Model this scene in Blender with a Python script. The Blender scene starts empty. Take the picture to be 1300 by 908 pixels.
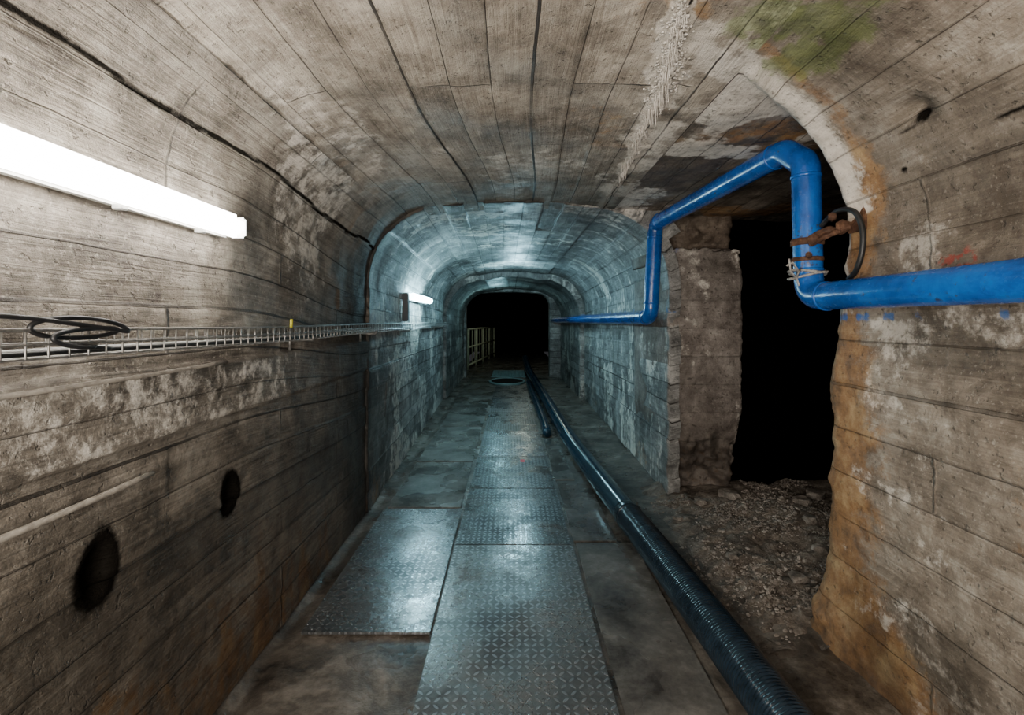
import bpy, bmesh, math, random
import numpy as np
from mathutils import Vector, Matrix
random.seed(7)
SC=bpy.context.scene
COL=SC.collection
F=620.0; UC=648.0; VC=408.0; H=1.5

# ---------------------------------------------------------------- noise
def _h(ix,iy,iz,seed):
    n=(ix*374761393+iy*668265263+iz*2147483647+seed*1274126177)&0xFFFFFFFF
    n=((n^(n>>13))*1274126177)&0xFFFFFFFF
    n=(n^(n>>16))&0xFFFFFFFF
    return n/4294967295.0
def vn(x,y,z=0.0,seed=0):
    x=np.asarray(x,float); y=np.asarray(y,float); z=np.asarray(z,float)+0*x
    x,y,z=np.broadcast_arrays(x,y,z)
    ix=np.floor(x).astype(np.int64); iy=np.floor(y).astype(np.int64); iz=np.floor(z).astype(np.int64)
    fx=x-ix; fy=y-iy; fz=z-iz
    fx=fx*fx*(3-2*fx); fy=fy*fy*(3-2*fy); fz=fz*fz*(3-2*fz)
    r=0
    for a in (0,1):
        for b in (0,1):
            for c in (0,1):
                w=(fx if a else 1-fx)*(fy if b else 1-fy)*(fz if c else 1-fz)
                r=r+w*_h(ix+a,iy+b,iz+c,seed)
    return r
def fbm(x,y,z=0.0,o=4,seed=0):
    r=0; a=.5; t=0
    x=np.asarray(x,float);y=np.asarray(y,float);z=np.asarray(z,float)
    for i in range(o):
        r=r+a*vn(x,y,z,seed+i*17); t+=a; a*=.5
        x=x*2.03;y=y*2.03;z=z*2.03
    return r/t
def sstep(a,b,x):
    t=np.clip((x-a)/(b-a),0,1); return t*t*(3-2*t)

# ---------------------------------------------------------------- nodes
class NT:
    def __init__(s,name):
        s.m=bpy.data.materials.new(name); s.m.use_nodes=True
        s.t=s.m.node_tree; s.t.nodes.clear()
        s.out=s.n('ShaderNodeOutputMaterial'); s.b=s.n('ShaderNodeBsdfPrincipled')
        s.t.links.new(s.b.outputs[0],s.out.inputs[0])
    def n(s,k,**kw):
        x=s.t.nodes.new(k)
        for a,b in kw.items(): setattr(x,a,b)
        return x
    def put(s,sock,v):
        if isinstance(v,bpy.types.NodeSocket): s.t.links.new(v,sock)
        elif isinstance(v,(tuple,list)):
            sock.default_value=tuple(v)+((1,) if len(v)==3 and len(sock.default_value)==4 else ())
        else: sock.default_value=v
    def math(s,op,a,b=0.0,c=0.0,clamp=False):
        x=s.n('ShaderNodeMath',operation=op,use_clamp=clamp)
        s.put(x.inputs[0],a); s.put(x.inputs[1],b); s.put(x.inputs[2],c)
        return x.outputs[0]
    def mr(s,v,a,b,c=0.0,d=1.0,smooth=False):
        x=s.n('ShaderNodeMapRange'); x.interpolation_type='SMOOTHSTEP' if smooth else 'LINEAR'
        for i,k in enumerate((v,a,b,c,d)): s.put(x.inputs[i],k)
        return x.outputs[0]
    def noise(s,vec,scale,detail=4,rough=.55,dist=0.0):
        x=s.n('ShaderNodeTexNoise'); s.put(x.inputs['Vector'],vec)
        x.inputs['Scale'].default_value=scale; x.inputs['Detail'].default_value=detail
        x.inputs['Roughness'].default_value=rough; x.inputs['Distortion'].default_value=dist
        return x.outputs[0]
    def white(s,x,y=0.0):
        c=s.comb(x,y,0.0); w=s.n('ShaderNodeTexWhiteNoise',noise_dimensions='3D'); s.put(w.inputs[0],c)
        return w.outputs[0]
    def comb(s,x,y,z):
        c=s.n('ShaderNodeCombineXYZ')
        for i,k in enumerate((x,y,z)): s.put(c.inputs[i],k)
        return c.outputs[0]
    def sep(s,v):
        c=s.n('ShaderNodeSeparateXYZ'); s.put(c.inputs[0],v); return c.outputs
    def mix(s,f,a,b,mode='MIX'):
        x=s.n('ShaderNodeMix',data_type='RGBA',blend_type=mode)
        s.put(x.inputs[0],f); s.put(x.inputs[6],a); s.put(x.inputs[7],b)
        return x.outputs[2]
    def ramp(s,v,stops):
        x=s.n('ShaderNodeValToRGB'); s.put(x.inputs[0],v)
        e=x.color_ramp.elements
        while len(e)<len(stops): e.new(.5)
        for i,(p,c) in enumerate(stops): e[i].position=p; e[i].color=tuple(c)+(1,)
        return x.outputs[0]
    def attr(s,name):
        x=s.n('ShaderNodeAttribute',attribute_name=name); return x.outputs['Fac']
    def bump(s,h,strength=.5,dist=.02,nrm=None):
        x=s.n('ShaderNodeBump'); s.put(x.inputs['Height'],h)
        x.inputs['Strength'].default_value=strength; x.inputs['Distance'].default_value=dist
        if nrm is not None: s.put(x.inputs['Normal'],nrm)
        return x.outputs[0]
    def fin(s,col=None,rough=None,metal=None,nrm=None,**kw):
        if col is not None: s.put(s.b.inputs['Base Color'],col)
        if rough is not None: s.put(s.b.inputs['Roughness'],rough)
        if metal is not None: s.put(s.b.inputs['Metallic'],metal)
        if nrm is not None: s.put(s.b.inputs['Normal'],nrm)
        for k,v in kw.items(): s.put(s.b.inputs[k],v)
        return s.m
def obco(n): return n.n('ShaderNodeTexCoord').outputs['Object']
def uvco(n): return n.n('ShaderNodeTexCoord').outputs['UV']

def mat_boards(name,c0,c1,c2,w=.15,L=2.1,seam=.8,grain=.5,rough=(.45,.85),bumps=.6,off=0.0,tint=(.75,1.15),sb=1.0):
    n=NT(name); uv=uvco(n); o=obco(n)
    wob=n.noise(o,1.7,3); u0,v,_=n.sep(uv)
    wob2=n.noise(o,14,3)
    u=n.math('ADD',u0,n.math('MULTIPLY',n.math('SUBTRACT',wob,.5),.008))
    u=n.math('ADD',u,n.math('MULTIPLY',n.math('SUBTRACT',wob2,.5),.004))
    uw=n.math('ADD',n.math('DIVIDE',u,w),off)
    row=n.math('FLOOR',uw); fr=n.math('FRACT',uw)
    rr=n.white(row,3.0)
    vv=n.math('ADD',n.math('DIVIDE',v,L),n.math('MULTIPLY',n.math('FLOOR',n.math('MULTIPLY',rr,3.0)),.333))
    vv=n.math('ADD',vv,n.math('MULTIPLY',n.math('SUBTRACT',wob2,.5),.008))
    cl=n.math('FLOOR',vv); fv=n.math('FRACT',vv)
    jr=n.white(row,cl)
    ed=n.math('ABSOLUTE',n.math('SUBTRACT',fr,.5))
    rb=n.white(n.math('FLOOR',n.math('ADD',uw,.5)),8.0)
    sw=n.mr(n.noise(n.comb(n.math('MULTIPLY',row,3.7),n.math('MULTIPLY',v,1.3),0.0),1.0,3),.35,.7,.490,.470)
    sw=n.math('SUBTRACT',sw,n.mr(rb,.6,.95,0,.024))
    sm=n.mr(ed,sw,n.math('ADD',sw,.014),0,1,True)
    ev=n.math('ABSOLUTE',n.math('SUBTRACT',fv,.5))
    sj=n.mr(ev,.4965,.4994,0,1,True)
    sstr=n.mr(n.noise(o,2.3,4),.34,.54,.4,1.0)
    sstr=n.math('MULTIPLY',sstr,n.mr(rb,.1,.8,.55,1.0))
    seamm=n.math('MAXIMUM',n.math('MULTIPLY',sm,sstr),n.math('MULTIPLY',n.math('MULTIPLY',sj,sstr),.8))
    halo=n.math('MULTIPLY',n.math('MULTIPLY',n.mr(ed,.36,.5,0,1),n.mr(n.noise(o,8,5,.7),.45,.65)),n.mr(rb,.2,.9,.2,.9))
    big=n.noise(o,1.1,6,.62,.4); med=n.noise(o,6.5,8,.74,.3)
    gr=n.noise(n.comb(n.math('ADD',n.math('MULTIPLY',u,60.0),n.math('MULTIPLY',jr,9.0)),n.math('MULTIPLY',v,2.2),jr),1.0,5,.65,1.0)
    k=n.math('ADD',n.math('MULTIPLY',big,.45),n.math('MULTIPLY',med,.55))
    k=n.math('ADD',k,n.math('MULTIPLY',n.math('SUBTRACT',gr,.5),grain*.38))
    col=n.ramp(k,[(.38,c0),(.5,c1),(.62,c2)])
    tn=n.mr(jr,0,1,tint[0],tint[1]); col=n.mix(1.0,col,n.comb(tn,tn,tn),'MULTIPLY')
    dp=n.mr(n.noise(o,2.7,8,.76,.6),.50,.62,0,.5)
    col=n.mix(dp,col,n.mix(.5,c0,(.05,.037,.026)))
    sp=n.mr(n.noise(o,60,3,.7),.59,.68,0,.5)
    col=n.mix(sp,col,c2)
    pits=n.mr(n.noise(o,42,3,.6),.30,.38,1,0)
    fine=n.noise(o,90,4,.7)
    br=n.noise(o,13,7,.75)
    def am(nm,soft=.55):
        return n.mr(n.math('ADD',n.attr(nm),n.math('MULTIPLY',n.math('SUBTRACT',br,.5),soft*1.8)),.3,.7,0,1,True)
    def gate(nm,soft=.9):
        a=n.attr(nm); return n.math('MULTIPLY',am(nm,soft),n.mr(a,.02,.2))
    rust=gate('rust'); lime=gate('lime',1.1); dark=gate('dark',.45); moss=gate('moss',1.2); blue=gate('blue',1.3); red=gate('redp',1.6)
    damp_shade=n.mr(n.math('ADD',n.attr('damp_shade'),n.math('MULTIPLY',n.math('SUBTRACT',br,.5),n.math('MULTIPLY',n.attr('damp_shade'),.9))),0,1,1,.20)  # darkens the colour: damp patches together with painted shade
    rc=n.ramp(n.noise(o,7,5,.7),[(.3,(.08,.036,.014)),(.5,(.34,.175,.062)),(.7,(.58,.41,.21))])
    col=n.mix(n.math('MULTIPLY',halo,.6),col,(.05,.038,.028))
    col=n.mix(n.math('MULTIPLY',rust,.82),col,rc)
    col=n.mix(n.math('MULTIPLY',lime,.85),col,n.ramp(br,[(.33,(.48,.44,.38)),(.58,(.83,.78,.71))]))
    col=n.mix(n.math('MULTIPLY',moss,.65),col,n.ramp(br,[(.35,(.05,.08,.018)),(.6,(.20,.26,.07))]))
    col=n.mix(n.math('MULTIPLY',blue,.8),col,(.01,.13,.45))
    col=n.mix(n.math('MULTIPLY',red,.7),col,(.5,.05,.03))
    col=n.mix(1.0,col,n.comb(damp_shade,n.math('POWER',damp_shade,1.05),n.math('POWER',damp_shade,1.12)),'MULTIPLY')
    col=n.mix(n.math('MULTIPLY',seamm,seam),col,(.014,.011,.009))
    col=n.mix(n.math('MULTIPLY',pits,.4),col,(.04,.033,.026))
    col=n.mix(n.math('MULTIPLY',dark,.96),col,(.004,.0036,.0032))
    hh=n.math('MULTIPLY',seamm,-sb)
    hh=n.math('ADD',hh,n.math('MULTIPLY',gr,.5*grain))
    hh=n.math('ADD',hh,n.math('MULTIPLY',med,.9))
    hh=n.math('ADD',hh,n.math('MULTIPLY',fine,.2))
    hh=n.math('ADD',hh,n.math('MULTIPLY',pits,-.3))
    hh=n.math('ADD',hh,n.math('MULTIPLY',jr,.35*sb))
    nb=n.bump(hh,bumps,.018)
    ro=n.mr(n.noise(o,2.1,5,.6),.35,.65,rough[0],rough[1])
    kw={'Specular IOR Level':n.math('MULTIPLY',n.math('SUBTRACT',1.0,dark),.45)}
    return n.fin(col,ro,0.0,nb,**kw)

def mat_rough(name,stops,scale=4,rough=(.6,.9),bumps=.7,dist=.03,metal=0.0,spec=None):
    n=NT(name); o=n.n('ShaderNodeNewGeometry').outputs['Position']
    a=n.noise(o,scale,8,.68,.3); f=n.noise(o,scale*9,5,.7)
    k=n.math('ADD',n.math('MULTIPLY',a,.75),n.math('MULTIPLY',f,.25))
    col=n.ramp(k,stops)
    ro=n.mr(n.noise(o,scale*.6,4),.35,.65,rough[0],rough[1])
    h=n.math('ADD',a,n.math('MULTIPLY',f,.4))
    kw={}
    if spec is not None: kw['Specular IOR Level']=spec
    return n.fin(col,ro,metal,n.bump(h,bumps,dist),**kw)

def mat_plate(name,c0,c1,cell=.036,bs=.6,metal=.75,rough=(.18,.5),rustamt=.3):
    n=NT(name); o=obco(n); geo=n.n('ShaderNodeNewGeometry').outputs['Position']
    x,y,z=n.sep(o)
    px=n.math('DIVIDE',x,cell); py=n.math('DIVIDE',y,cell)
    fx=n.math('SUBTRACT',n.math('FRACT',px),.5); fy=n.math('SUBTRACT',n.math('FRACT',py),.5)
    par=n.math('FLOORED_MODULO',n.math('ADD',n.math('FLOOR',px),n.math('FLOOR',py)),2.0)
    sg=n.math('SUBTRACT',1.0,n.math('MULTIPLY',par,2.0))
    sy=n.math('MULTIPLY',fy,sg)
    a=n.math('MULTIPLY',n.math('ADD',fx,sy),.7071); b=n.math('MULTIPLY',n.math('SUBTRACT',fx,sy),.7071)
    e=n.math('ADD',n.math('POWER',n.math('DIVIDE',n.math('ABSOLUTE',a),.50),2.0),n.math('POWER',n.math('DIVIDE',n.math('ABSOLUTE',b),.18),2.0))
    m=n.mr(e,1.0,.5,0,1,True)
    big=n.noise(geo,2.4,6,.65,.5); sm=n.noise(geo,16,5,.7)
    k=n.math('ADD',n.math('MULTIPLY',big,.65),n.math('MULTIPLY',sm,.35))
    col=n.ramp(k,[(.38,c0),(.60,c1)])
    rs=n.math('MULTIPLY',n.mr(n.noise(geo,3.3,6,.7,.4),.50,.64),rustamt)
    col=n.mix(rs,col,(.07,.05,.035))
    col=n.mix(n.math('MULTIPLY',m,.5),col,(.52,.54,.56))
    ro=n.mr(k,.40,.60,rough[1],rough[0])
    ro=n.math('SUBTRACT',ro,n.math('MULTIPLY',m,.06))
    h=n.math('ADD',n.math('MULTIPLY',m,1.0),n.math('MULTIPLY',sm,.2))
    me=n.math('MULTIPLY',n.math('SUBTRACT',1.0,rs),metal)
    return n.fin(col,ro,me,n.bump(h,bs,.008))

def mat_simple(name,col,rough=.5,metal=0.0,var=.15,scale=20,bumps=.1,spec=None,coat=None):
    n=NT(name); o=obco(n); a=n.noise(o,scale,4,.6)
    c=n.mix(n.mr(a,.35,.65,0,1),tuple(x*(1-var) for x in col),tuple(min(1,x*(1+var)) for x in col))
    kw={}
    if coat is not None: kw['Coat Weight']=coat
    if spec is not None: kw['Specular IOR Level']=spec
    return n.fin(c,n.mr(a,.3,.7,max(0,rough-.07),rough+.07),metal,n.bump(a,bumps,.003),**kw)
def mat_emit(name,col,strength):
    n=NT(name); n.fin((.9,.9,.9),.4)
    n.put(n.b.inputs['Emission Color'],col); n.b.inputs['Emission Strength'].default_value=strength
    return n.m

# ---------------------------------------------------------------- mesh helpers
def finish(ob,kind=None,label=None,cat=None,group=None,parent=None):
    if ob.name not in COL.objects: COL.objects.link(ob)
    if kind: ob['kind']=kind
    if label: ob['label']=label
    if cat: ob['category']=cat
    if group: ob['group']=group
    if parent: ob.parent=parent
    return ob
def mesh_ob(name,V,Fc,mat,smooth=True,**kw):
    me=bpy.data.meshes.new(name); me.from_pydata([tuple(v) for v in V],[],[tuple(int(i) for i in f) for f in Fc])
    me.validate(); me.update()
    if smooth: me.polygons.foreach_set('use_smooth',[True]*len(me.polygons))
    me.materials.append(mat)
    ob=bpy.data.objects.new(name,me)
    return finish(ob,**kw)
def grid_ob(name,P,UV,attrs,mat,flip=False,**kw):
    n,m=P.shape[:2]
    idx=np.arange(n*m).reshape(n,m)
    q=np.stack([idx[:-1,:-1],idx[1:,:-1],idx[1:,1:],idx[:-1,1:]],-1).reshape(-1,4)
    if flip: q=q[:,::-1]
    me=bpy.data.meshes.new(name)
    me.vertices.add(n*m); me.vertices.foreach_set('co',P.reshape(-1).astype(np.float32))
    me.loops.add(q.size); me.loops.foreach_set('vertex_index',q.reshape(-1).astype(np.int32))
    me.polygons.add(len(q)); me.polygons.foreach_set('loop_start',np.arange(0,q.size,4,dtype=np.int32))
    me.polygons.foreach_set('use_smooth',np.ones(len(q),dtype=bool))
    me.update(calc_edges=True)
    ul=me.uv_layers.new(name='UVMap'); uvf=UV.reshape(-1,2)[q.reshape(-1)]
    ul.data.foreach_set('uv',uvf.reshape(-1).astype(np.float32))
    for k,a in attrs.items():
        at=me.attributes.new(k,'FLOAT','POINT'); at.data.foreach_set('value',np.broadcast_to(a,(n,m)).reshape(-1).astype(np.float32))
    me.materials.append(mat); me.validate()
    ob=bpy.data.objects.new(name,me)
    return finish(ob,**kw)

def profile(xl,xr,zc,rl,rr,nw=150,na=40,nc=90,crown=.02):
    pts=[];nr=[]
    for i in range(nw): t=i/nw; pts.append((xl,t*(zc-rl))); nr.append((1,0))
    for i in range(na): a=math.pi/2*i/na; pts.append((xl+rl-rl*math.cos(a),zc-rl+rl*math.sin(a))); nr.append((math.cos(a),-math.sin(a)))
    for i in range(nc): t=i/nc; pts.append((xl+rl+(xr-rr-xl-rl)*t,zc+crown*math.sin(math.pi*t))); nr.append((0,-1))
    for i in range(na): a=math.pi/2*i/na; pts.append((xr-rr+rr*math.sin(a),zc-rr+rr*math.cos(a))); nr.append((-math.sin(a),-math.cos(a)))
    for i in range(nw+1): t=i/nw; pts.append((xr,(zc-rr)*(1-t))); nr.append((-1,0))
    P=np.array(pts); N=np.array(nr,float)
    s=np.concatenate([[0],np.cumsum(np.linalg.norm(np.diff(P,axis=0),axis=1))])
    return P,N,s

def catmull(pts,step):
    P=[Vector(p) for p in pts]; out=[]
    for i in range(len(P)-1):
        p0=P[max(i-1,0)];p1=P[i];p2=P[i+1];p3=P[min(i+2,len(P)-1)]
        n=max(1,int((p2-p1).length/step))
        for k in range(n):
            t=k/n
            out.append(.5*((2*p1)+(-p0+p2)*t+(2*p0-5*p1+4*p2-p3)*t*t+(-p0+3*p1-3*p2+p3)*t**3))
    out.append(P[-1]); return out
def fillet(pts,r,n=8):
    P=[Vector(p) for p in pts]; out=[P[0]]
    for i in range(1,len(P)-1):
        rr=r[i] if isinstance(r,dict) and i in r else (r if not isinstance(r,dict) else r[0])
        a=(P[i-1]-P[i]).normalized(); b=(P[i+1]-P[i]).normalized()
        p=P[i]+a*rr; q=P[i]+b*rr
        for k in range(n+1):
            t=k/n; out.append((1-t)**2*p+2*t*(1-t)*P[i]+t*t*q)
    out.append(P[-1]); return out
def tube_geo(path,r,seg=16,caps=True,base=0):
    V=[];Fc=[]
    T=[]
    for i in range(len(path)):
        a=path[max(i-1,0)];b=path[min(i+1,len(path)-1)]; T.append((b-a).normalized())
    up=Vector((0,0,1)) if abs(T[0].z)<.9 else Vector((1,0,0))
    nrm=(up-T[0]*up.dot(T[0])).normalized()
    L=0
    for i,p in enumerate(path):
        if i>0:
            L+=(p-path[i-1]).length
            nrm=(nrm-T[i]*nrm.dot(T[i])).normalized()
        bi=T[i].cross(nrm)
        rad=r(L,i) if callable(r) else r
        for k in range(seg):
            a=2*math.pi*k/seg; V.append(p+(nrm*math.cos(a)+bi*math.sin(a))*rad)
    for i in range(len(path)-1):
        for k in range(seg):
            k2=(k+1)%seg
            Fc.append((base+i*seg+k,base+i*seg+k2,base+(i+1)*seg+k2,base+(i+1)*seg+k))
    if caps:
        Fc.append(tuple(base+k for k in range(seg))[::-1]); Fc.append(tuple(base+(len(path)-1)*seg+k for k in range(seg)))
    return V,Fc
def tube_ob(name,path,r,mat,seg=16,**kw):
    path=[Vector(p) for p in path]
    V,Fc=tube_geo(path,r,seg); return mesh_ob(name,V,Fc,mat,**kw)
def multi_tube(name,paths,mat,**kw):
    V=[];Fc=[]
    for path,r,seg in paths:
        v,f=tube_geo([Vector(p) for p in path],r,seg,True,len(V)); V+=v;Fc+=f
    return mesh_ob(name,V,Fc,mat,**kw)
def box_ob(name,lo,hi,mat,bevel=0.0,seg=2,**kw):
    bm=bmesh.new(); bmesh.ops.create_cube(bm,size=1)
    c=(Vector(lo)+Vector(hi))/2; d=Vector(hi)-Vector(lo)
    for v in bm.verts: v.co=Vector((v.co.x*d.x,v.co.y*d.y,v.co.z*d.z))
    if bevel>0: bmesh.ops.bevel(bm,geom=bm.edges[:],offset=bevel,segments=seg,affect='EDGES')
    me=bpy.data.meshes.new(name); bm.to_mesh(me); bm.free(); me.materials.append(mat)
    if seg>2: me.polygons.foreach_set('use_smooth',[True]*len(me.polygons))
    ob=bpy.data.objects.new(name,me); ob.location=c
    return finish(ob,**kw)
def rough_box(name,lo,hi,step,fn,mat,attrs=None,**kw):
    lo=np.array(lo,float);hi=np.array(hi,float);d=hi-lo
    V={};Fc=[];VL=[]
    n=[max(1,int(round(k/step))) for k in d]
    def vid(i,j,k):
        key=(i,j,k)
        if key not in V: V[key]=len(VL); VL.append([lo[0]+d[0]*i/n[0],lo[1]+d[1]*j/n[1],lo[2]+d[2]*k/n[2]])
        return V[key]
    for i in range(n[0]):
        for j in range(n[1]):
            Fc.append((vid(i,j,0),vid(i,j+1,0),vid(i+1,j+1,0),vid(i+1,j,0)))
            Fc.append((vid(i,j,n[2]),vid(i+1,j,n[2]),vid(i+1,j+1,n[2]),vid(i,j+1,n[2])))
    for i in range(n[0]):
        for k in range(n[2]):
            Fc.append((vid(i,0,k),vid(i+1,0,k),vid(i+1,0,k+1),vid(i,0,k+1)))
            Fc.append((vid(i,n[1],k),vid(i,n[1],k+1),vid(i+1,n[1],k+1),vid(i+1,n[1],k)))
    for j in range(n[1]):
        for k in range(n[2]):
            Fc.append((vid(0,j,k),vid(0,j,k+1),vid(0,j+1,k+1),vid(0,j+1,k)))
            Fc.append((vid(n[0],j,k),vid(n[0],j+1,k),vid(n[0],j+1,k+1),vid(n[0],j,k+1)))
    P=np.array(VL); c=(lo+hi)/2
    P0=P.copy()
    P=fn(P,c,lo,hi)
    ob=mesh_ob(name,P,Fc,mat,**kw)
    me=ob.data; uv=me.uv_layers.new(name='UVMap')
    for l in me.loops: 
        p=P0[l.vertex_index]; uv.data[l.index].uv=(p[2],p[0]+p[1])
    if attrs:
        for k,a in attrs(P0).items():
            at=me.attributes.new(k,'FLOAT','POINT'); at.data.foreach_set('value',np.asarray(a,dtype=np.float32))
    return ob

# ---------------------------------------------------------------- materials
mLeft=mat_boards('board_marked_concrete_wall',(.085,.072,.058),(.255,.223,.185),(.47,.43,.37),w=.155,L=2.4,seam=.85,grain=1.0,rough=(.42,.8),bumps=.8)
mCeil=mat_boards('board_marked_concrete_ceiling',(.145,.12,.095),(.36,.315,.26),(.61,.555,.475),w=.165,L=1.95,seam=.97,grain=.75,bumps=.8,off=.1)
mRight=mat_boards('weathered_concrete_wall',(.13,.102,.076),(.30,.255,.205),(.53,.485,.42),w=.2,L=2.6,seam=.4,grain=.6,bumps=.8,tint=(.88,1.08),rough=(.35,.8),sb=.7)
mTun=mat_boards('damp_tunnel_lining',(.06,.06,.06),(.21,.208,.20),(.50,.49,.475),w=.16,L=1.9,seam=.97,grain=.7,rough=(.3,.65),bumps=.85,tint=(.6,1.25))
mCham=mat_boards('darkened_chamber_concrete',(.045,.036,.028),(.15,.12,.093),(.36,.315,.26),w=.2,L=2,seam=.8,grain=.6,bumps=.9)  # brown concrete, its colour darkened because no light reaches the chamber
mPil=mat_boards('brown_pillar_concrete',(.105,.083,.072),(.245,.21,.187),(.45,.405,.365),w=.24,L=9,seam=.22,grain=.25,bumps=1.1,tint=(.88,1.08),sb=.2)
mBrk=mat_boards('broken_brown_concrete',(.05,.034,.025),(.16,.118,.088),(.33,.27,.21),w=.3,L=9,seam=.1,grain=.3,bumps=1.2,sb=.1)
mVoid=mat_simple('unlit_void_black',(.004,.004,.004),.8,0,.4,3,.5,spec=.1)  # near-black colour stands in for the darkness of side passage and hall
mFloor=mat_rough('wet_concrete_floor',[(.38,(.026,.022,.018)),(.5,(.095,.08,.065)),(.62,(.22,.195,.165))],3.2,(.12,.6),.7,.02)
mRub=mat_rough('rubble_soil',[(.38,(.05,.04,.03)),(.5,(.15,.122,.098)),(.62,(.30,.26,.215))],9,(.6,.95),1.0,.03)
mStone=mat_rough('broken_stone',[(.38,(.08,.068,.057)),(.5,(.21,.18,.153)),(.62,(.44,.40,.355))],14,(.6,.95),.8,.01)
mPlateA=mat_plate('checker_plate_steel',(.09,.095,.098),(.30,.31,.315),bs=1.0,rough=(.18,.40))
mPlateB=mat_plate('worn_checker_plate_steel',(.095,.093,.090),(.31,.305,.295),bs=1.0,rough=(.2,.50),rustamt=.45)
mPlateC=mat_plate('dark_checker_plate_steel',(.045,.046,.046),(.16,.158,.152),bs=1.0,rustamt=.6,rough=(.18,.48))
mPlateE=mat_rough('worn_grey_cover',[(.37,(.055,.050,.044)),(.5,(.15,.142,.128)),(.63,(.29,.277,.25))],3.0,(.12,.42),.2,.008,metal=.35)
def bluepaint():
    n=NT('blue_pipe_paint'); o=obco(n); a=n.noise(o,6,6,.7); f=n.noise(o,40,4,.7)
    c=n.ramp(a,[(.3,(.002,.045,.20)),(.5,(.003,.085,.38)),(.72,(.010,.16,.56))])
    ch=n.mr(n.math('ADD',n.math('MULTIPLY',a,.5),n.math('MULTIPLY',f,.5)),.585,.625)
    c=n.mix(n.math('MULTIPLY',ch,.8),c,(.04,.025,.018))
    return n.fin(c,n.mr(f,.3,.7,.14,.32),0.0,n.bump(n.math('ADD',f,a),.35,.005),**{'Coat Weight':.3,'Coat Roughness':.1})
mBlue=bluepaint()
mRust=mat_rough('rusty_iron',[(.34,(.025,.012,.008)),(.5,(.10,.045,.024)),(.66,(.25,.13,.07))],25,(.6,.9),.9,.006,metal=.2)
mHoseR=mat_simple('black_ribbed_rubber',(.012,.022,.034),.2,0,.3,15,.15)
mHoseS=mat_simple('dark_blue_hose_plastic',(.009,.030,.052),.18,0,.3,8,.15)
mBlack=mat_simple('black_cable_sheath',(.012,.012,.013),.45,0,.3,30,.1)
mSteel=mat_simple('galvanised_wire',(.30,.29,.275),.45,.8,.25,60,.1)
mGreyP=mat_simple('grey_plastic',(.26,.26,.25),.5,0,.1,30,.05)
mBoxP=mat_simple('dark_grey_plastic',(.07,.08,.09),.5,0,.1,30,.05)
mWhiteP=mat_simple('white_lamp_housing',(.62,.62,.60),.45,0,.08,30,.05)
mRope=mat_simple('dull_pale_cord',(.33,.30,.26),.9,0,.35,25,.6)
mTie=mat_simple('frayed_grey_wire',(.36,.34,.32),.7,.2,.3,80,.6)
mTeal=mat_simple('pale_teal_paint',(.16,.25,.25),.5,0,.15,12,.2)
mRailC=mat_simple('pale_cream_rail_paint',(.52,.52,.34),.5,0,.15,12,.2)
mYel=mat_simple('yellow_plastic',(.45,.42,.04),.4,0,.1,12,.05)
mRed=mat_simple('red_dot',(.8,.03,.06),.5,0,.1,12,.05)
mLime=mat_rough('white_calcite',[(.3,(.32,.29,.25)),(.5,(.56,.52,.47)),(.7,(.78,.75,.70))],18,(.5,.85),.8,.01)
mEm1=mat_emit('lit_diffuser_warm_white',(1.0,.95,.87),27)
mCap=mat_emit('translucent_lamp_cap',(1.0,.96,.90),9)
mEm2=mat_emit('lit_diffuser_cool_white',(.46,.86,1.0),95)
mCap2=mat_emit('translucent_cool_lamp_cap',(.6,.9,1.0),20)

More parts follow.
